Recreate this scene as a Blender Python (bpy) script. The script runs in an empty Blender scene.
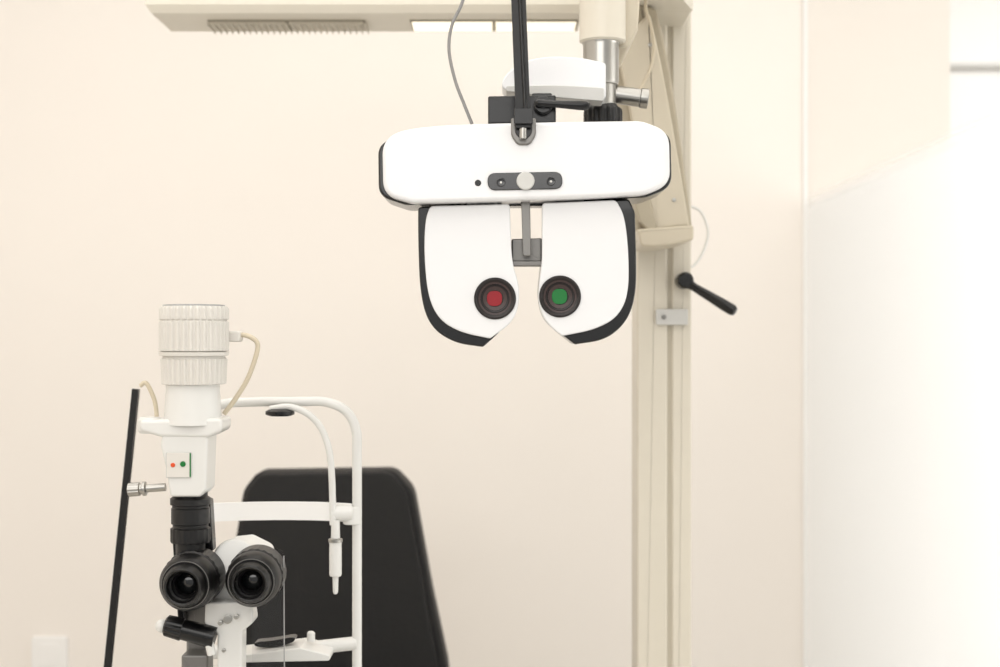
import bpy, math
from mathutils import Vector, Matrix
F=1389.0; CZ=1.3
scene=bpy.context.scene
def W(px,py,d): return Vector(((px-500)/F*d, d, CZ+(333.5-py)/F*d))
def S(d): return d/F
# ---------- materials
def mat(name,col,rough=0.45,metal=0.0,noise=0.04,scale=30,bump=0.0,coat=0.0,emis=None,trans=0.0,alpha=1.0,ior=1.45):
    m=bpy.data.materials.new(name); m.use_nodes=True
    nt=m.node_tree; b=nt.nodes['Principled BSDF']
    c=[((v/255.0)/12.92 if v/255.0<=0.04045 else ((v/255.0+0.055)/1.055)**2.4) for v in col]
    tc=nt.nodes.new('ShaderNodeTexCoord'); nz=nt.nodes.new('ShaderNodeTexNoise')
    nz.inputs['Scale'].default_value=scale; nz.inputs['Detail'].default_value=4
    nt.links.new(tc.outputs['Object'],nz.inputs['Vector'])
    mx=nt.nodes.new('ShaderNodeMix'); mx.data_type='RGBA'
    mx.inputs['A'].default_value=(*[v*(1-noise) for v in c],1)
    mx.inputs['B'].default_value=(*[min(1,v*(1+noise)) for v in c],1)
    nt.links.new(nz.outputs['Fac'],mx.inputs['Factor'])
    nt.links.new(mx.outputs['Result'],b.inputs['Base Color'])
    b.inputs['Roughness'].default_value=rough; b.inputs['Metallic'].default_value=metal
    b.inputs['Coat Weight'].default_value=coat; b.inputs['IOR'].default_value=ior
    b.inputs['Transmission Weight'].default_value=trans; b.inputs['Alpha'].default_value=alpha
    if emis:
        b.inputs['Emission Color'].default_value=(*c,1); b.inputs['Emission Strength'].default_value=emis
    if bump:
        bp=nt.nodes.new('ShaderNodeBump'); bp.inputs['Strength'].default_value=bump; bp.inputs['Distance'].default_value=0.002
        nt.links.new(nz.outputs['Fac'],bp.inputs['Height']); nt.links.new(bp.outputs['Normal'],b.inputs['Normal'])
    return m
M_wall=mat('wall_paint',(247,241,234),0.85,noise=0.01,scale=3,bump=0.05)
M_wallw=mat('white_paint',(248,247,245),0.8,noise=0.01)
M_floor=mat('vinyl_floor',(208,203,195),0.5,noise=0.05,scale=8)
M_white=mat('glossy_white_plastic',(230,230,231),0.3,noise=0.005,coat=0.2)
M_white2=mat('white_enamel',(221,220,216),0.3,noise=0.015,coat=0.3)
M_cream=mat('cream_enamel',(213,206,191),0.4,noise=0.02,coat=0.1)
M_armc=mat('arm_enamel',(198,188,168),0.4,noise=0.02,coat=0.1)
M_cream2=mat('cream_enamel_dark',(172,162,142),0.45,noise=0.02)
M_cream3=mat('cream_enamel_light',(223,217,203),0.4,noise=0.02)
M_ivory=mat('ivory_plastic',(216,212,205),0.4,noise=0.02)
M_black=mat('black_plastic',(14,14,15),0.25,noise=0.1)
M_blackm=mat('matte_black_rubber',(15,14,14),0.38,noise=0.1,scale=200,bump=0.05)
M_shell=mat('black_shell',(12,12,13),0.25,noise=0.1,coat=0.3)
M_leather=mat('black_leather',(15,14,14),0.6,noise=0.12,scale=120,bump=0.35)
M_leather2=mat('charcoal_leather',(26,25,25),0.65,noise=0.1,scale=120,bump=0.3)
M_steel=mat('brushed_steel',(170,168,163),0.28,metal=1.0,noise=0.05)
M_steeld=mat('grey_steel',(130,128,125),0.4,metal=0.8,noise=0.05)
M_grey=mat('grey_plastic',(150,150,150),0.4)
M_lgrey=mat('light_grey_plastic',(200,199,195),0.4)
M_dgrey=mat('smoked_window',(40,40,42),0.15,coat=0.3)
M_brown=mat('dark_bezel',(60,46,43),0.3)
M_brownd=mat('deep_bezel',(28,21,20),0.3)
M_red=mat('red_filter',(138,14,26),0.35)
M_green=mat('green_filter',(10,108,44),0.35)
M_orange=mat('orange_dot',(215,80,35),0.4)
M_lens=mat('coated_lens',(8,10,11),0.06,noise=0.1,coat=0.6)
M_louvre=mat('lamp_louvre',(220,213,198),0.5)
M_glow=mat('lamp_diffuser',(255,247,230),0.5,emis=0.8)
M_slot=mat('dark_slot',(160,152,136),0.6)
M_chan=mat('column_channel',(190,182,165),0.6)
M_cable=mat('beige_cable',(205,193,170),0.5)
M_gcable=mat('grey_cable',(140,138,136),0.5)
# ---------- geometry pieces
def fillet(pts,n=6):
    out=[];N=len(pts)
    for i,p in enumerate(pts):
        r=p[2] if len(p)>2 else 0
        P=Vector(p[:2]);A=Vector(pts[i-1][:2]);B=Vector(pts[(i+1)%N][:2])
        if r<=0: out.append(P);continue
        a=A-P;b=B-P;la,lb=a.length,b.length;a.normalize();b.normalize()
        ang=a.angle(b)
        if ang>3.13: out.append(P);continue
        t=1e9 if r>=99 else r/math.tan(ang/2)
        ta=min(t,la*0.49);tb=min(t,lb*0.49)
        if r<99: ta=tb=min(ta,tb)
        p0=P+a*ta;p1=P+b*tb
        for k in range(n+1):
            u=k/n; out.append(p0*(1-u)**2+P*2*u*(1-u)+p1*u*u)
    res=[]
    for q in out:
        if not res or (q-res[-1]).length>1e-4: res.append(q)
    if (res[0]-res[-1]).length<1e-4: res.pop()
    return res
def area(p): return sum(p[i-1].x*p[i].y-p[i].x*p[i-1].y for i in range(len(p)))/2
def inset(p,w):
    N=len(p);out=[]
    for i in range(N):
        e1=(p[i]-p[i-1]).normalized();e2=(p[(i+1)%N]-p[i]).normalized()
        n1=Vector((-e1.y,e1.x));n2=Vector((-e2.y,e2.x));s=n1+n2
        s=s/max(0.4,(1+n1.dot(n2)))
        out.append(p[i]+s*w)
    return out
def prism(pts2,y0,y1,bev=0.0,bevb=None,seg=4):
    p=list(pts2)
    if area(p)<0:p.reverse()
    if bevb is None:bevb=min(bev,0.002)
    rings=[]
    if bev>0:
        for k in range(seg+1):
            a=k/seg*math.pi/2; rings.append((bev*(1-math.sin(a)),y0+bev*(1-math.cos(a))))
    else: rings.append((0,y0))
    if bevb>0:
        for k in range(seg+1):
            a=(1-k/seg)*math.pi/2; rings.append((bevb*(1-math.sin(a)),y1-bevb*(1-math.cos(a))))
    else: rings.append((0,y1))
    V=[];Fc=[];N=len(p)
    for w,y in rings:
        for q in (inset(p,w) if w>0 else p): V.append(Vector((q.x,y,q.y)))
    Fc.append(list(range(N)))
    for r in range(len(rings)-1):
        for i in range(N):
            j=(i+1)%N;Fc.append([r*N+j,r*N+i,(r+1)*N+i,(r+1)*N+j])
    Fc.append([ (len(rings)-1)*N+i for i in range(N)][::-1])
    return V,Fc
def plate(pts,d,th,bev=0.0,bevb=None,n=6):
    f=fillet(pts,n)
    return prism([Vector(((q.x-500)/F*d,CZ+(333.5-q.y)/F*d)) for q in f],d,d+th,bev,bevb)
def basis(ax):
    ax=ax.normalized();up=Vector((0,0,1)) if abs(ax.z)<0.9 else Vector((1,0,0))
    u=ax.cross(up).normalized();return u,ax.cross(u).normalized()
def lathe(o,ax,prof,seg=40,flute=None,closed=False):
    ax=Vector(ax).normalized();u,v=basis(ax);V=[];Fc=[]
    for pr in prof:
        t,r=pr[0],pr[1];fl=len(pr)>2 and flute
        for i in range(seg):
            a=2*math.pi*i/seg;rr=r
            if fl: rr=r*(1+flute*(1 if (i//2)%2 else -1))
            V.append(Vector(o)+ax*t+(u*math.cos(a)+v*math.sin(a))*rr)
    n=len(prof)
    for k in range(n if closed else n-1):
        k2=(k+1)%n
        for i in range(seg):
            j=(i+1)%seg;Fc.append([k*seg+i,k*seg+j,k2*seg+j,k2*seg+i])
    if not closed:
        Fc.append(list(range(seg))[::-1]);Fc.append([(n-1)*seg+i for i in range(seg)])
    return V,Fc
def cyl(a,b,r,r2=None,bev=0.001,seg=32):
    a=Vector(a);b=Vector(b);L=(b-a).length;r2=r if r2 is None else r2;bev=min(bev,L*0.3,r*0.4,r2*0.4)
    return lathe(a,b-a,[(0,r-bev),(bev*0.3,r-bev*0.3),(bev,r),(L-bev,r2),(L-bev*0.3,r2-bev*0.3),(L,r2-bev)],seg)
def ball(c,r,seg=24,sq=(1,1,1)):
    V,Fc=lathe((0,0,0),(0,0,1),[(-r*math.cos(math.pi*k/12),max(1e-5,r*math.sin(math.pi*k/12))) for k in range(13)],seg)
    return [Vector(c)+Vector((p.x*sq[0],p.y*sq[1],p.z*sq[2])) for p in V],Fc
def catmull(P,n=10):
    P=[Vector(p) for p in P];out=[]
    for i in range(len(P)-1):
        a=P[i-1] if i else P[0]*2-P[1];b=P[i];c=P[i+1];d=P[i+2] if i+2<len(P) else P[-1]*2-P[-2]
        for k in range(n):
            t=k/n;out.append(0.5*((2*b)+(c-a)*t+(2*a-5*b+4*c-d)*t*t+(3*b-a-3*c+d)*t**3))
    out.append(P[-1]);return out
def sweep(P,r,smooth=True,seg=14,sec=None):
    P=catmull(P) if smooth else [Vector(p) for p in P]
    V=[];Fc=[];t=(P[1]-P[0]).normalized();u,v=basis(t)
    if sec: u=Vector((0,0,1)) if abs(t.z)<0.9 else Vector((1,0,0)); 
    cs=sec if sec else [(r*math.cos(2*math.pi*i/seg),r*math.sin(2*math.pi*i/seg)) for i in range(seg)]
    n=len(cs)
    for i,p in enumerate(P):
        t=(P[min(i+1,len(P)-1)]-P[max(i-1,0)]).normalized()
        u=(u-t*u.dot(t)).normalized();v=t.cross(u)
        for a,b in cs:V.append(p+u*a+v*b)
    for k in range(len(P)-1):
        for i in range(n):
            j=(i+1)%n;Fc.append([k*n+i,k*n+j,(k+1)*n+j,(k+1)*n+i])
    Fc.append(list(range(n))[::-1]);Fc.append([(len(P)-1)*n+i for i in range(n)])
    return V,Fc
def box(x0,x1,y0,y1,z0,z1,bev=0.0):
    if bev: 
        pts=[(x0,z0),(x1,z0),(x1,z1),(x0,z1)]
        f=fillet([(a,b,bev) for a,b in pts],4)
        return prism(f,y0,y1,bev*0.98,bev*0.98)
    V=[Vector((x,y,z)) for x in(x0,x1) for y in(y0,y1) for z in(z0,z1)]
    return V,[[0,1,3,2],[4,6,7,5],[0,4,5,1],[2,3,7,6],[0,2,6,4],[1,5,7,3]]
def hull8(a,b):
    V=[Vector(p) for p in a+b]
    return V,[[0,1,2,3],[7,6,5,4]]+[[i,4+i,4+(i+1)%4,(i+1)%4] for i in range(4)]
# ---------- objects
WL={}
def thing(name,loc,label,cat,group=None):
    e=bpy.data.objects.new(name,None);scene.collection.objects.link(e);e.location=loc;e.empty_display_size=0.05
    e['label']=label;e['category']=cat
    if group:e['group']=group
    WL[e]=Vector(loc);return e
import bmesh
def obj(name,pieces,m,parent=None,label=None,cat=None,kind=None,smooth=True):
    if isinstance(pieces,tuple):pieces=[pieces]
    V=[];Fc=[]
    for v,f in pieces:
        b=len(V);V+=v;Fc+=[[b+i for i in q] for q in f]
    lo=Vector([min(p[i] for p in V) for i in range(3)]);hi=Vector([max(p[i] for p in V) for i in range(3)]);c=(lo+hi)/2
    me=bpy.data.meshes.new(name);me.from_pydata([p-c for p in V],[],Fc);me.validate()
    bm=bmesh.new();bm.from_mesh(me);bmesh.ops.recalc_face_normals(bm,faces=bm.faces);bm.to_mesh(me);bm.free()
    me.materials.append(m)
    for p in me.polygons:p.use_smooth=smooth
    if smooth: me.set_sharp_from_angle(angle=math.radians(32))
    o=bpy.data.objects.new(name,me);scene.collection.objects.link(o)
    if smooth:
        wn=o.modifiers.new('weighted_normals','WEIGHTED_NORMAL');wn.keep_sharp=True;wn.mode='FACE_AREA';wn.weight=90
    WL[o]=c
    if parent: o.parent=parent;o.location=c-WL[parent]
    else:o.location=c
    if label:o['label']=label
    if cat:o['category']=cat
    if kind:o['kind']=kind
    return o
# ================= ROOM =================
WD=3.5
XE=W(950,0,WD).x; XG=W(806,0,WD).x
def struct(name,piece,m,label=None): return obj(name,piece,m,label=label,kind='structure',smooth=False)
struct('wall_back',box(-1.8,XE,WD,WD+0.12,0,2.8),M_wall,'smooth cream painted plaster wall')
struct('wall_left',box(-1.92,-1.8,-1.5,WD+0.12,0,2.8),M_wall,'smooth cream painted plaster wall')
struct('wall_far',box(XE-0.4,3.2,5.6,5.7,0,2.8),M_wallw,'white wall of the adjoining corridor')
struct('wall_right',box(3.0,3.1,-1.5,5.6,0,2.8),M_wallw,'white wall of the adjoining corridor')
struct('floor',box(-1.92,3.2,-1.5,5.7,-0.1,0),M_floor,'beige vinyl floor')
struct('ceiling',box(-1.92,3.2,-1.5,5.7,2.8,2.9),M_wallw,'white painted ceiling')
struct('baseboard_back',box(-1.8,XG-0.02,WD-0.012,WD,0,0.08),M_wallw,'white skirting board')
z67=CZ+(333.5-67)/F*5.6
struct('trim_1',box(XE-0.3,3.0,5.56,5.6,z67-0.008,z67+0.008),M_lgrey,'thin grey transom rail on the white wall')
FZ=CZ+(333.5-194)/F*WD
def glassmat(name,mixf,tint):
    mg=bpy.data.materials.new(name);mg.use_nodes=True;nt=mg.node_tree;nt.nodes.clear()
    o_=nt.nodes.new('ShaderNodeOutputMaterial');t_=nt.nodes.new('ShaderNodeBsdfTransparent');g_=nt.nodes.new('ShaderNodeBsdfGlossy');g_.inputs['Roughness'].default_value=0.03
    x_=nt.nodes.new('ShaderNodeMixShader');x_.inputs[0].default_value=mixf
    t_.inputs['Color'].default_value=(*tint,1)
    nt.links.new(t_.outputs[0],x_.inputs[1]);nt.links.new(g_.outputs[0],x_.inputs[2]);nt.links.new(x_.outputs[0],o_.inputs[0])
    return mg
mg=glassmat('clear_glass',0.03,(0.98,0.977,0.97))
ms=glassmat('clear_acrylic',0.012,(0.96,0.96,0.96))
mf=bpy.data.materials.new('frosted_film');mf.use_nodes=True;nt=mf.node_tree;nt.nodes.clear()
o_=nt.nodes.new('ShaderNodeOutputMaterial');t_=nt.nodes.new('ShaderNodeBsdfTranslucent');g_=nt.nodes.new('ShaderNodeBsdfDiffuse')
x_=nt.nodes.new('ShaderNodeMixShader');x_.inputs[0].default_value=0.62
nz=nt.nodes.new('ShaderNodeTexNoise');nz.inputs['Scale'].default_value=400
cr=nt.nodes.new('ShaderNodeMix');cr.data_type='RGBA';cr.inputs['A'].default_value=(0.93,0.945,0.955,1);cr.inputs['B'].default_value=(0.955,0.97,0.98,1)
nt.links.new(nz.outputs['Fac'],cr.inputs['Factor']);nt.links.new(cr.outputs['Result'],t_.inputs['Color']);nt.links.new(cr.outputs['Result'],g_.inputs['Color'])
nt.links.new(g_.outputs[0],x_.inputs[1]);nt.links.new(t_.outputs[0],x_.inputs[2])
tr=nt.nodes.new('ShaderNodeBsdfTransparent');x2=nt.nodes.new('ShaderNodeMixShader')
tc=nt.nodes.new('ShaderNodeTexCoord');sx=nt.nodes.new('ShaderNodeSeparateXYZ');mr=nt.nodes.new('ShaderNodeMapRange')
hh=(FZ-0.02)/2
mr.inputs['From Min'].default_value=hh-0.04;mr.inputs['From Max'].default_value=hh;mr.inputs['To Min'].default_value=0.12;mr.inputs['To Max'].default_value=1.0
nt.links.new(tc.outputs['Object'],sx.inputs[0]);nt.links.new(sx.outputs['Z'],mr.inputs['Value']);nt.links.new(mr.outputs['Result'],x2.inputs[0])
nt.links.new(x_.outputs[0],x2.inputs[1]);nt.links.new(tr.outputs[0],x2.inputs[2]);nt.links.new(x2.outputs[0],o_.inputs[0])
win=struct('window_1',box(XG+0.004,XG+0.012,0.3,WD-0.004,0.02,2.75),mg,'clear glass partition with a frosted film on its lower part')
V=[Vector((XG+0.002,y,z)) for y,z in((0.3,0.02),(WD-0.006,0.02),(WD-0.006,FZ),(0.3,FZ))]
ff=obj('frosted_film',(V,[[0,1,2,3]]),mf,parent=win,label='frosted privacy film',smooth=False)
struct('trim_2',box(XG-0.008,XG+0.003,WD-0.008,WD,0.0,2.8),M_wallw,'slim white edge profile of the glass partition')
# socket
sk=thing('wall_socket',W(48,655,WD-0.004),'white plastic wall socket plate on the cream wall','socket')
obj('cover_plate',plate([(31,637,3),(67,637,3),(67,674,3),(31,674,3)],WD-0.010,0.010,0.003,0),M_wallw,sk)
obj('socket_insert',plate([(38,644,6),(60,644,6),(60,667,6),(38,667,6)],WD-0.012,0.003,0.001,0),M_wallw,sk)
# ================= CHAIR =================
CD=2.7;cx=W(338,0,CD).x
ch=thing('examination_chair',(cx,CD-0.2,0),'black leather examination chair with a tall tapered backrest','chair')
bo=[(257,472,14),(394,470,18),(413,490,30),(431,590,60),(447,665,40),(455,735,20),(212,735,20),(219,660,60),(232,560,60),(243,490,24)]
br=obj('backrest',plate(bo,CD+0.012,0.09,0.008,0.02),M_leather2,ch)
bi=[(260,474,14),(390,472,18),(406,492,30),(424,590,60),(437,665,40),(444,735,20),(216,735,20),(223,660,60),(235,560,60),(246,491,20)]
obj('back_cushion',plate(bi,CD-0.004,0.022,0.006,0.002),M_leather,br)
obj('seat',box(cx-0.24,cx+0.24,2.2,2.68,0.44,0.54,0.035),M_leather,ch)
obj('pedestal',[cyl((cx,2.45,0.03),(cx,2.45,0.43),0.05),box(cx-0.16,cx+0.16,2.28,2.76,0.41,0.445,0.01),box(cx-0.05,cx+0.05,2.7,2.78,0.42,0.75,0.01)],M_steeld,ch)
obj('base',lathe((cx,2.45,0),(0,0,1),[(0,0.26),(0.015,0.26),(0.03,0.22),(0.04,0.06)],48),M_black,ch)
# ================= STAND =================
SD=2.2
st=thing('instrument_stand',(W(664,0,SD).x,SD+0.05,0),'cream enamelled refraction stand column with jointed instrument arm','instrument stand')
xa,xb,xc,xd=[W(p,0,SD).x for p in(637,667.5,672,692)]
col=obj('column',[box(xa,xb,SD,SD+0.09,0.04,2.35,0.004),box(xc,xd,SD+0.004,SD+0.09,0.04,2.35,0.004),box(xb-0.003,xc+0.003,SD+0.06,SD+0.08,0.04,2.34)],M_cream,st)
obj('cable_channel',box(xb-0.001,xc+0.001,SD+0.007,SD+0.062,0.04,2.34),M_chan,col)
clr=obj('column_collar',[plate([(656,309,2),(688,309,2),(688,325,2),(656,325,2)],SD-0.008,0.014,0.002)],M_lgrey,col)
obj('collar_screw',[lathe(W(664,317,SD-0.008),(0,-1,0),[(0,0.0035),(0.003,0.0035),(0.0035,0.0025)],16)],M_steeld,col)
obj('base',box(xa-0.15,xd+0.15,SD-0.12,SD+0.3,0,0.045,0.012),M_cream2,st)
arm=obj('tilt_arm',plate([(608,44,3),(640,4,3),(657,8,6),(669,60,99),(683,150,99),(694,238,4),(638,244,4),(631,195,99),(620,120,99)],2.06,0.13,0.006,0.008),M_cream2,st)  # darker body colour stands in for the shaded left facet beside the cover
obj('arm_cover',plate([(616,46,3),(650,12,3),(663,70,99),(677,150,99),(690,227,3),(655,230,3),(640,160,99),(626,90,99)],2.042,0.022,0.004,0),M_armc,arm)
obj('arm_foot',plate([(637,229,3),(694,225,3),(694,240,4),(660,247,99),(641,246,5)],2.033,0.13,0.004),M_armc,arm)
obj('arm_shade_patch',plate([(632,196,3),(648,193,3),(658,228,8),(650,232,8),(640,222,6)],2.036,0.03,0.003),M_cream2,arm)  # dark patch painting the shade at the arm's lower left
for x,y in((650,45),(674,200)):
    obj('arm_screw',[lathe(W(x,y,2.042),(0,-1,0),[(0,0.003),(0.0015,0.003),(0.002,0.002)],16)],M_steel,arm)
TD=1.74;tp=W(601,0,TD)
def bp(px,py,d,z): v=W(px,py,d);v.z=z;return v
zb=W(0,11,2.1).z
obj('bridge',[hull8([bp(578,0,1.69,zb+0.0),bp(624,0,1.69,zb),bp(624,0,1.69,zb+0.12),bp(578,0,1.69,zb+0.12)],
                    [bp(632,0,2.1,zb),bp(693,0,2.1,zb),bp(693,0,2.1,zb+0.12),bp(632,0,2.1,zb+0.12)]),
   plate([(632,-60,3),(693,-60,3),(693,11,3),(632,11,3)],2.1,0.12,0.003)],M_cream,st)
tb=obj('hanging_tube',lathe(W(602.5,43,TD),(0,0,1),[(0,0.026),(0.002,0.029),(0.055,0.029),(0.057,0.030),(0.12,0.030)],40),M_cream,st)
obj('joint_block',plate([(608,-30,2),(642,-30,2),(638,30,2),(628,48,8),(608,50,4)],TD+0.01,0.16,0.003),M_armc,st,label='bulky cream joint block')
obj('steel_collar',lathe(W(601,108,TD),(0,0,1),[(0,0.014),(0.001,0.0185),(0.028,0.0185),(0.029,0.0215),(0.034,0.0225),(0.078,0.0225),(0.080,0.0235),(0.084,0.0235),(0.085,0.021)],40),M_steel,st)
obj('cross_pin',[cyl(W(612,94,TD+0.01),W(640,98,TD+0.01),0.0115),cyl(W(640,98,TD+0.01),W(648,99,TD+0.01),0.0125)],M_steel,st)
obj('clamp_knob',lathe(W(603,126,TD),(0,0,1),[(0,0.018),(0.003,0.0235,1),(0.017,0.0235,1),(0.021,0.0225,1),(0.024,0.019),(0.027,0.017)],64,0.035),M_blackm,st)
obj('cable_hook',sweep([W(x,y,2.02) for x,y in((640,92),(642,86),(650,70),(654,50),(652,30),(646,8),(646,-20))],0.0022),M_cable,st)
obj('cable_loop',sweep([W(x,y,2.24) for x,y in((688,205),(701,212),(708,232),(703,252),(693,266),(680,270))],0.0022),M_white2,st)
lv=obj('locking_lever',[lathe(W(684,281,SD-0.02),W(734,311,SD-0.06)-W(684,281,SD-0.02),[(0,0.007),(0.004,0.0085),(0.02,0.0065),(0.075,0.0088),(0.092,0.0088),(0.097,0.0065),(0.098,0.002)],24),
   lathe(W(683,281,SD),(0,-1,0),[(0,0.013),(0.03,0.013),(0.034,0.010)],24)],M_black,st)
ca=obj('carrying_arm',plate([(501,86,99),(504,76,99),(520,62,99),(546,56,99),(580,57,99),(606,63,4),(606,99,4),(574,97,99),(530,92,99),(506,91,99)],1.67,0.05,0.002,0.002),M_white,st,label='rounded white carrying arm')
obj('arm_shade_strip',plate([(506,86,2),(560,85,99),(604,88,2),(604,101,2),(550,97,99),(506,91,2)],1.666,0.04,0.0008),M_lgrey,ca)  # grey strip on the front, imitates the shadow along the arm's lower edge
# ================= OVERHEAD LAMP =================
LD=2.2;zu=CZ+(333.5-12)/F*LD
x0=W(145,0,LD).x;x1=W(583,0,LD).x
y1=2.345
def vbox(x0,x1,y0,y1,z0,z1,ins,b=0.0):
    V=[];
    for z,i in((z0,ins),(z0+0.012,0),(z1,0)):
        V+=[Vector((x0+i,y0+i,z)),Vector((x1-i*0.1,y0+i,z)),Vector((x1-i*0.1,y1-i*0.3,z)),Vector((x0+i,y1-i*0.3,z))]
    f=[[3,2,1,0],[8,9,10,11]]
    for k in(0,4):
        for i in range(4):f.append([k+i,k+(i+1)%4,k+4+(i+1)%4,k+4+i])
    return V,f
ol=thing('overhead_lamp',((x0+x1)/2,SD+0.08,zu),'cream overhead lamp housing with louvred light slots underneath','lamp')
hb=obj('lamp_housing',vbox(x0,x1,LD,y1,zu,zu+0.09,0.008),M_cream3,ol,smooth=False)
for a,b,gl in((208,365,0),(410,578,1)):
    xa_,xb_=W(a,0,LD+.06).x,W(b,0,LD+.06).x
    lo=obj('light_slot',[box(xa_,xb_,LD+0.055,LD+0.125,zu-0.002,zu+0.003,0.001)],M_slot,hb,label='framed light slot')
    nf=26
    for q in range(2):
        w_=(xb_-xa_)/2
        obj('diffuser' if gl else 'louvre',[box(xa_+w_*q+0.003,xa_+w_*(q+1)-0.003,LD+0.060+k*0.0155,LD+0.060+k*0.0155+0.0125,zu-0.005,zu-0.001,0.0008) for k in range(4)],M_glow if gl else M_louvre,lo,label='warm glowing diffuser' if gl else 'pale louvre slats')
    if not gl: obj('grille_fins',[box(xa_+(xb_-xa_)*t/nf-0.0007,xa_+(xb_-xa_)*t/nf+0.0007,LD+0.057,LD+0.123,zu-0.009,zu-0.004) for t in range(nf+1)],M_cream,lo,label='fine grille fins')
for px in(230,500):
    obj('ceiling_rod',cyl(Vector((W(px,0,LD+.07).x,LD+.07,zu+0.08)),Vector((W(px,0,LD+.07).x,LD+.07,2.8)),0.01),M_cream,ol)
# ================= PHOROPTER =================
PD=1.585;s=S(PD)
ph=thing('phoropter',W(525,340,PD+0.05),'white and black phoropter head with red and green lenses','phoropter')
hs=obj('head_housing',plate([(382,139,28),(411,126,99),(520,122,99),(642,120.5,34),(669.5,131,22),(670.5,184,22),(645,194.5,40),(570,199,99),(412,203,30),(383,195,22)],PD,0.05,0.005,0.003,8),M_white,ph)
obj('housing_shell',plate([(378,146,16),(400,132,24),(642,124,26),(671,134,16),(672,187,18),(646,197.5,24),(406,205,24),(378.5,196,16)],PD+0.018,0.085,0.003,0.006),M_shell,ph)
for a0,y0 in((448,203),(558,199)):
    obj('underside_vent',[box(W(a0+7*k,0,PD).x,W(a0+7*k+5,0,PD).x,PD+0.05,PD+0.09,W(0,y0,PD).z-0.003,W(0,y0,PD).z+0.005) for k in range(8)],M_black,hs)
sb=obj('sensor_bar',plate([(487,173,8.5),(562,171.5,8.5),(563,189,8.5),(488,190.5,8.5)],PD-0.002,0.006,0.001),M_dgrey,hs,label='dark rounded sensor window')
obj('sensor_button',lathe(W(525.5,181,PD-0.002),(0,-1,0),[(0,9*s),(0.002,9*s),(0.003,8*s),(0.003,0.001)],32),M_lgrey,sb,label='round light grey button')
for a in(501,551):
    e=obj('sensor_lens',lathe(W(a,182.5 if a<520 else 181.5,PD-0.001),(0,-1,0),[(0,4.5*s),(0.0015,4.5*s),(0.002,4*s),(0.0016,3*s),(0.0018,1*s)],24),M_dgrey,sb)
    obj('sensor_glint',ball(W(a,182.5 if a<520 else 181.5,PD-0.0035),1.2*s,12),M_white2,e)
obj('pinhole',lathe(W(478,183,PD+0.0005),(0,-1,0),[(0,3.2*s),(0.001,3.2*s),(0.0012,2.6*s)],20),M_black,hs)
obj('rod_socket',plate([(511,118,2),(536,118,2),(536,135,11),(530,145,8),(517,145,8),(511,135,11)],PD-0.004,0.03,0.002),M_steeld,hs,label='grey metal rod socket')
obj('socket_slot',plate([(515,116,2),(532,116,2),(532,134,8),(524,141,6),(515,134,8)],PD-0.006,0.01,0.001),M_black,hs)
rod=obj('near_point_rod',sweep([W(517,-60,PD-0.012),W(518.5,0,PD-0.012),W(523.5,128,PD-0.012)],0,False,sec=[(0.0083,-0.0045),(0.0083,0.0045),(-0.0083,0.0045),(-0.0083,-0.0045)]),M_blackm,ph)
obj('rod_ridge',sweep([W(519,-60,PD-0.018),W(520,0,PD-0.018),W(526,122,PD-0.018)],0.0022,False),M_black,rod)
obj('rod_clip',plate([(514,108,2),(533,108,2),(533,124,2),(514,124,2)],PD-0.021,0.016,0.001),M_black,rod)
obj('rod_pin',cyl(W(523,124,PD-0.012),W(523,139,PD-0.012),0.004),M_steel,rod)
mb=obj('mount_block',[plate([(488,96,2),(556,95,2),(556,123,2),(488,124,2)],1.62,0.043,0.002),plate([(532,93,2),(552,93,2),(552,98,2),(532,98,2)],1.63,0.03,0.001)],M_black,ph)
obj('mount_knob',lathe(W(543,106,1.62),(0,-1,0),[(0,0.011),(0.008,0.011),(0.01,0.009),(0.01,0.005),(0.013,0.005)],28),M_black,mb)
obj('locking_lever',lathe(W(536,103,1.605),W(590,106,1.605)-W(536,103,1.605),[(0,0.003),(0.002,0.0045),(0.02,0.004),(0.05,0.0055),(0.058,0.0055),(0.062,0.003)],20),M_black,mb)
obj('supply_cable',sweep([W(x,y,1.64) for x,y in((470,-40),(463,0),(452,25),(449,50),(455,80),(464,104),(472,124))],0.002),M_gcable,ph)
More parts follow.
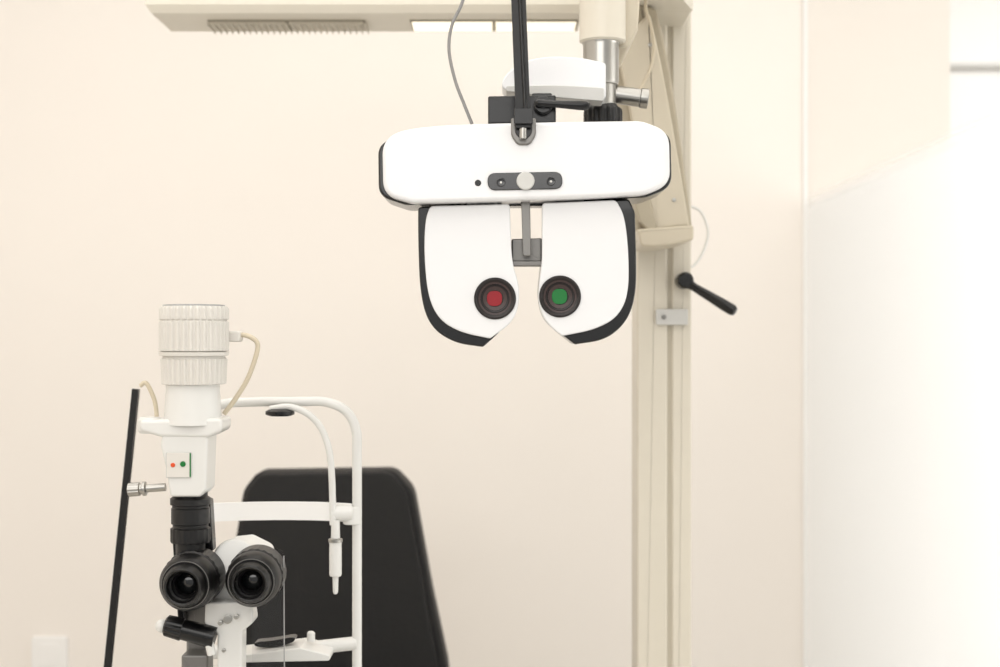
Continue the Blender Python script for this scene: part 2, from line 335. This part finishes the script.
# lens banks
LB=1.603;sl=S(LB)
wl=[(430,206,6),(510,204,4),(511,245,99),(513,266,99),(519,284,99),(519,306,99),(512,323,99),(490,338.5,3.5),(462,333,99),(440,321,99),(428,298,99),(424,256,99),(425,220,99)]
bl=[(418,207,4),(440,206,99),(500,206,4),(512,268,6),(518,290,99),(513,318,99),(496,335.5,3),(483,347,3.5),(454,343,99),(430,327,99),(420,296,99),(418,240,99)]
wr=[(542,203,4),(616,200,6),(625,216,99),(629,256,99),(628.5,296,99),(617,318,99),(594,330,99),(562,336,3.5),(545,322,99),(538,303,99),(539,283,99),(542,262,99),(542,245,99)]
brr=[(545,204,4),(629,199,4),(635,212,14),(636.5,260,99),(636,296,99),(627,322,99),(606,340,99),(575,344.5,3.5),(560,333,3),(543,318,99),(538,292,99),(542,262,99)]
for w_,b_,c_,m_,nm in((wl,bl,(495,298.5),M_red,'red'),(wr,brr,(560,296.5),M_green,'green')):
    sh=obj('lens_bank',plate(b_,LB+0.008,0.075,0.002,0.002,8),M_shell,ph,label='black lens bank shell with a white face panel')
    fp=obj('face_panel',plate(w_,LB,0.014,0.0018,0.0005,8),M_white,sh)
    c=W(c_[0],c_[1],LB)
    bz=obj('aperture_bezel',lathe(c,(0,-1,0),[(-0.001,21*sl),(0.0012,21*sl),(0.0022,20*sl),(0.0022,19*sl),(0.0010,17.5*sl),(0.0008,14.5*sl),(0.0014,14*sl),(0.0014,13*sl),(0.0004,11.5*sl)],48),M_brownd,sh)
    obj('bezel_ring',lathe(c,(0,-1,0),[(0.0003,16.5*sl),(0.0015,16.5*sl),(0.0013,14.6*sl),(0.0003,14.6*sl)],40,None,True),M_brown,bz)
    obj('inner_ring',lathe(c,(0,-1,0),[(0.0003,12*sl),(0.0020,12*sl),(0.0016,8.6*sl),(0.0003,8.6*sl)],40,None,True),M_brown,bz)
    a_,b2=c_[0]-0.5,c_[1]
    obj('filter_lens',plate([(a_-7.6,b2-7.6,7.0),(a_+7.6,b2-7.6,7.0),(a_+7.6,b2+7.6,7.0),(a_-7.6,b2+7.6,7.0)],LB-0.0012,0.001,0.0003),m_,bz,label=nm+' filter lens')
obj('centre_rail',plate([(521,196,1),(530,196,1),(531,256,2),(523,256,2)],LB+0.004,0.006,0.001),M_steeld,ph)
obj('centre_slider',[plate([(511.5,239,2),(542,238,2),(542,262,2),(511.5,262,2)],LB+0.02,0.02,0.002),plate([(511.5,261,1),(543,261,1),(543,266,1),(511.5,266,1)],LB+0.014,0.02,0.001)],M_steeld,ph,label='grey metal centring slider')
obj('centre_bridge',plate([(509,198,1),(545,198,1),(545,206,1),(509,206,1)],LB+0.03,0.03,0.001),M_shell,ph)
# ================= TABLE (below the view) =================
tx=W(262,0,1.6).x
tb_=thing('instrument_table',(tx,1.62,0),'cream instrument table carrying the slit lamp','table')
obj('table_top',box(tx-0.17,tx+0.2,1.40,1.84,0.75,0.78,0.01),M_cream,tb_)
obj('table_column',cyl((tx,1.68,0.03),(tx,1.68,0.75),0.04),M_steeld,tb_)
obj('table_base',box(tx-0.17,tx+0.18,1.47,1.83,0,0.035,0.012),M_cream2,tb_)
# ================= SLIT LAMP =================
D=1.5;sd=S(D)
sl_=thing('slit_lamp',(tx,1.6,0.78),'white slit lamp microscope with black eyepieces and headrest frame','slit lamp')
def VL(px,ylist,d,seg=48,fl=None):
    z0=ylist[0][0];k=S(d)
    return lathe(W(px,z0,d),(0,0,1),[((z0-y[0])*k,y[1]*k)+tuple(y[2:]) for y in ylist],seg,fl)
DL=1.56
lh=obj('lamp_housing',VL(194,[(384,30),(383.5,31,1),(359,32,1),(358,31),(356,30.5),(355.5,34),(352,34.5),(351.5,31),(350.5,33.6,1),(322,33.6,1),(320.5,32.2),(319,33.6,1),(309,33.6,1),(306.5,32.5),(306,30)],DL,128,0.028),M_ivory,sl_)
obj('housing_cap',VL(194,[(307,31),(305,30.5),(304.5,26)],DL),M_grey,lh)
obj('lamp_neck',VL(193,[(424,29),(418,28.5),(390,26.5),(384,26.5),(383,28)],DL),M_white2,lh)
hd=obj('lamp_head',[plate([(139,420,6),(222,418,5),(222,431,8),(208,438,10),(160,437,12),(139,431,6)],DL-0.025,0.055,0.004,0.004),VL(150,[(433,10),(430,12),(420,12),(417,10)],DL-0.01)],M_white2,sl_)
bd=obj('lamp_body',plate([(162,434,5),(208,434,5),(206,490,4),(200,497,4),(170,497,4),(166,470,10),(160,445,5)],DL-0.023,0.05,0.003,0.003),M_white2,sl_)
DLf=DL-0.0235
pl=obj('indicator_panel',plate([(166,452,1),(191,452,1),(191,478,1),(166,478,1)],DLf-0.001,0.003,0.0005),M_lgrey,bd)
obj('panel_face',plate([(166.7,452.7,1),(190.3,452.7,1),(190.3,477.3,1),(166.7,477.3,1)],DLf-0.0014,0.002,0.0003),M_ivory,pl)
for x,y,r,m_,nm in((183,464,2.9,M_green,'green'),(173,465,2.3,M_orange,'orange')):
    obj('indicator_light',lathe(W(x,y,DLf-0.0012),(0,-1,0),[(0,r*sd),(0.001,r*sd),(0.0014,r*sd*.6)],20),m_,pl,label=nm+' indicator light')
obj('edge_stripe',plate([(189.5,453,0.2),(190.8,453,0.2),(190.8,477,0.2),(189.5,477,0.2)],DLf-0.0018,0.001),M_green,pl,label='thin green edge stripe')
obj('adjusting_knob',lathe(W(128,490,DL-0.01),W(166,487,DL-0.01)-W(128,490,DL-0.01),[(0,0.005),(0.001,0.0075,1),(0.013,0.0075,1),(0.014,0.006),(0.016,0.006),(0.017,0.008),(0.02,0.008),(0.021,0.0045),(0.042,0.0045)],48,0.03),M_steel,bd,label='knurled steel knob')
obj('slit_barrel',VL(190.5,[(570,14),(560,15),(556,16),(555,14.5),(543,14.5),(542,19),(540,19.5,1),(528,19.5,1),(527,17.5),(524,17.5),(523,19),(508,19),(507,18),(505,18),(504,20),(498,20),(496,17),(492,17)],DL,72,0.02),M_blackm,sl_)
obj('barrel_arm',[plate([(172,538,2),(182,538,2),(184,625,2),(178,625,2)],DL+0.03,0.02,0.002),plate([(203,498,2),(210,500,2),(213,552,3),(203,552,3)],DL+0.02,0.02,0.002)],M_black,sl_)
mb_=obj('microscope_body',[plate([(205,560,10),(222,547,8),(240,545,8),(262,556,10),(264,600,14),(248,608,10),(205,606,12)],DL+0.02,0.09,0.006,0.006),
  lathe(W(236,562,DL+0.03),Vector((0.1,-1,0.25)),[(0,24*sd),(0.012,24*sd),(0.016,22*sd),(0.018,18*sd)],40)],M_white2,sl_)
for cx_,cy_,r_,ang in((201,572,29,0.03),(261,569,28,-0.02)):
    R=r_*sd; axd=Vector((ang*-1,-1,-0.03)).normalized(); o0=W(cx_,cy_,1.585)
    ep=obj('eyepiece',lathe(o0,axd,[(0,24*sd),(0.012,26*sd),(0.016,R*1.03),(0.030,R*1.03,1),(0.044,R*1.03,1),(0.046,R*.95),(0.049,R*.95),(0.050,R),(0.064,R*0.97),(0.070,R*0.86),(0.071,R*0.82),(0.070,R*0.80),(0.070,R*0.76),(0.076,R*0.74),(0.082,R*0.68),(0.084,R*0.62),(0.083,R*0.56),(0.076,R*0.52),(0.074,R*0.46),(0.070,R*0.45),(0.068,R*0.40),(0.060,R*0.38)],96,0.012),M_blackm,mb_,label='black rubber eyepiece')
    obj('eyepiece_lens',lathe(o0+axd*0.059,axd,[(0,R*.40),(0.001,R*.39),(0.003,R*.3),(0.0045,R*.15),(0.005,0.0004)],32),M_lens,ep,label='dark coated glass lens')
    obj('index_ring',lathe(o0+axd*0.0705,axd,[(-0.001,R*.84),(0.0008,R*.84),(0.0008,R*.815),(-0.001,R*.815)],48,None,True),M_steeld,ep)
br_=obj('microscope_bracket',[plate([(205,602,5),(251,602,5),(254,622,6),(242,632,4),(241,760,2),(217,760,2),(217,634,4),(204,624,6)],DL,0.03,0.003,0.003)],M_white2,sl_)
for x,y,r,h in((228,619,4.5,.003),(221,622,2.5,.006),(237,616,2.5,.006),(224,650,2,.003)):
    obj('bracket_screw',[lathe(W(x,y,DL),(0,-1,0),[(0,r*sd),(h,r*sd),(h+.0005,r*sd*.6)],20)],M_steel,br_)
obj('magnification_drum',lathe(W(165,625,DL),W(216,638,DL)-W(165,625,DL),[(0,0.009),(0.002,0.0115,1),(0.02,0.0125,1),(0.021,0.0115),(0.05,0.0125),(0.058,0.012)],48,0.03),M_black,sl_)
obj('drum_knob',ball(W(162,626,DL),0.0075,16),M_white2,sl_)
obj('drum_pin',cyl(W(208,638,DL-.004),W(212,655,DL-.004),0.005),M_white2,sl_)
obj('support_column',[plate([(181,655,3),(208,655,3),(208,700,3),(181,700,3)],DL+0.02,0.03,0.003),plate([(186,560,3),(206,560,3),(206,700,3),(186,700,3)],DL+0.05,0.02,0.003)],M_steeld,sl_)
obj('instrument_base',[box(tx-0.13,tx+0.11,1.48,1.70,0.80,0.85,0.012),box(tx-0.15,tx+0.16,1.52,1.82,0.78,0.80,0.004),cyl(W(229,760,DL+.02),(W(229,0,DL).x,DL+.02,0.84),0.03),cyl((W(195,0,DL).x,DL+.045,0.84),W(195,690,DL+.045),0.02)],M_white2,sl_)
obj('lamp_cable',sweep([W(x,y,DL+0.02) for x,y in((232,338),(244,335),(256,341),(257,352),(248,378),(236,398),(224,414))],0.0028),M_cable,sl_)
obj('lamp_cable',sweep([W(x,y,DL) for x,y in((140,386),(146,383),(153,396),(156,408),(157,424))],0.0024),M_cable,sl_)
obj('cable_clip',[plate([(226,331,3),(240,331,3),(240,342,3),(226,342,3)],DL+0.01,0.02,0.002)],M_ivory,sl_)
# headrest
HD=1.74
def base_pt(px,d): return Vector((W(px,0,d).x,d,0.79))
fr_=obj('headrest_frame',[sweep([base_pt(198,HD),W(198,600,HD),W(198,450,HD),W(202,420,HD),W(220,405,HD),W(250,402,HD),W(300,401.5,HD),W(326,402,HD),W(346,411,HD),W(356,430,HD),W(357,460,HD),W(357,600,HD),base_pt(357,HD)],0.0060,True,18)],M_white2,sl_)
obj('fixation_arm',sweep([W(x,y,HD-0.015) for x,y in((270,409),(290,407),(308,414),(321,428),(329,450),(332,480),(333,525))],0.0042),M_white2,fr_)
obj('fixation_joint',[lathe(W(280,416,HD-0.012),(0,0,1),[(0,0.012),(0.002,0.018),(0.006,0.018),(0.009,0.012)],32)],M_black,fr_)
fx=obj('fixation_lamp',[VL(335.5,[(594,1.5),(592,2.6),(577,3),(576,5.5),(574,6.2),(548,6.2),(545,6),(542,6.5),(541,4.6),(520,4.2)],HD-0.015,32)],M_white2,fr_)
obj('fixation_ring',VL(335.5,[(543,5),(542,7),(539,7),(538,4.5)],HD-0.015,32),M_steel,fx)
xs=[(198,0.0),(220,0.010),(245,0.018),(280,0.022),(315,0.018),(340,0.008),(352,0.0)]
obj('forehead_band',sweep([W(x,513,HD)+Vector((0,b,0)) for x,b in xs],0,True,sec=[(0.0115,-0.002),(0.0115,0.002),(-0.0115,0.002),(-0.0115,-0.002)]),M_wallw,fr_)
obj('band_clamp',[VL(352,[(524,8),(523,9),(508,9),(506,8)],HD,32),cyl(W(330,513,HD-.01),W(352,513,HD-.005),0.010)],M_white2,fr_)
obj('crossbar',[sweep([W(198,652,HD),W(275,652,HD),W(357,643,HD)],0.0085,False)],M_white2,fr_)
obj('chin_rest',[plate([(236,656,3),(300,648,3),(330,655,3),(330,661,3),(236,663,3)],HD-0.05,0.06,0.002)],M_white2,fr_)
obj('chin_pad',plate([(254,642,99),(272,641,99),(296,636,99),(294,643,99),(272,648,99),(254,647,99)],HD-0.03,0.02,0.0006),M_black,fr_)
obj('height_knob',[lathe(W(311,641,HD-0.02),(0,0,1),[(0,0.005),(0.010,0.005),(0.012,0.003)],20)],M_white2,fr_)
bsd=obj('breath_shield',plate([(252,552,3),(283,548,6),(284,680,2),(252,680,2)],DL-0.004,0.002,0.0),ms,sl_,label='thin clear acrylic breath shield',smooth=False)
obj('shield_edge',plate([(283.2,556,0.3),(284,556,0.3),(284.6,680,0.3),(283.8,680,0.3)],DL-0.005,0.003),M_grey,bsd)
# black staff
RD=1.9
a=W(136,389,RD);b=W(108,667,RD);dirv=(b-a).normalized();t=(a.z-0.0)/-dirv.z;foot=a+dirv*t
sf=thing('pointer_rod',(foot.x,foot.y,0),'slim black rod standing beside the slit lamp','rod')
obj('rod_shaft',sweep([foot+Vector((0,0,0.012)),a],0,False,sec=[(0.0045,-0.0045),(0.0045,0.0045),(-0.0045,0.0045),(-0.0045,-0.0045)]),M_blackm,sf)
obj('rod_foot',cyl((foot.x,foot.y,0),(foot.x,foot.y,0.02),0.012),M_black,sf)
# ================= LIGHT =================
w=bpy.data.worlds.new('World');scene.world=w;w.use_nodes=True
w.node_tree.nodes['Background'].inputs['Color'].default_value=(1,0.992,0.972,1);w.node_tree.nodes['Background'].inputs['Strength'].default_value=0.64
def area_l(name,loc,target,sx,sy,e,col=(1,0.98,0.95)):
    l=bpy.data.lights.new(name,'AREA');l.shape='RECTANGLE';l.size=sx;l.size_y=sy;l.energy=e;l.color=col
    o=bpy.data.objects.new(name,l);scene.collection.objects.link(o);o.location=loc
    o.rotation_euler=(Vector(target)-Vector(loc)).to_track_quat('-Z','Y').to_euler();return o
area_l('room_soft_light',(-0.4,1.2,2.75),(-0.4,1.2,0),2.4,3.0,31)
area_l('room_soft_light',(-0.5,-1.2,2.3),(0,3,1.2),2.5,1.2,27)  # soft frontal fill added behind the camera, below the ceiling
area_l('corridor_fill',(1.9,1.4,2.75),(1.9,1.4,0),1.6,2.6,15,(1,0.995,0.985))  # unseen panel added beyond the glass so the film glows
area_l('corridor_fill',(2.1,4.7,2.75),(2.1,5.2,1.5),1.4,1.2,25,(1,0.995,0.985))  # extra fill added to lift the far wall to white
area_l('corridor_fill',(1.9,1.5,1.1),(0.77,1.75,1.1),1.2,1.6,19,(1,0.998,0.995))  # free-standing side fill added to brighten the frosted film
# camera
cam=bpy.data.cameras.new('camera');co=bpy.data.objects.new('camera',cam);scene.collection.objects.link(co)
co.location=(0,0,CZ);co.rotation_euler=(math.pi/2,0,0);cam.sensor_width=36;cam.lens=F*36/1000
cam.dof.use_dof=True;cam.dof.focus_distance=1.59;cam.dof.aperture_fstop=5.0
cam.clip_start=0.05
scene.camera=co
scene.view_settings.view_transform='Standard'
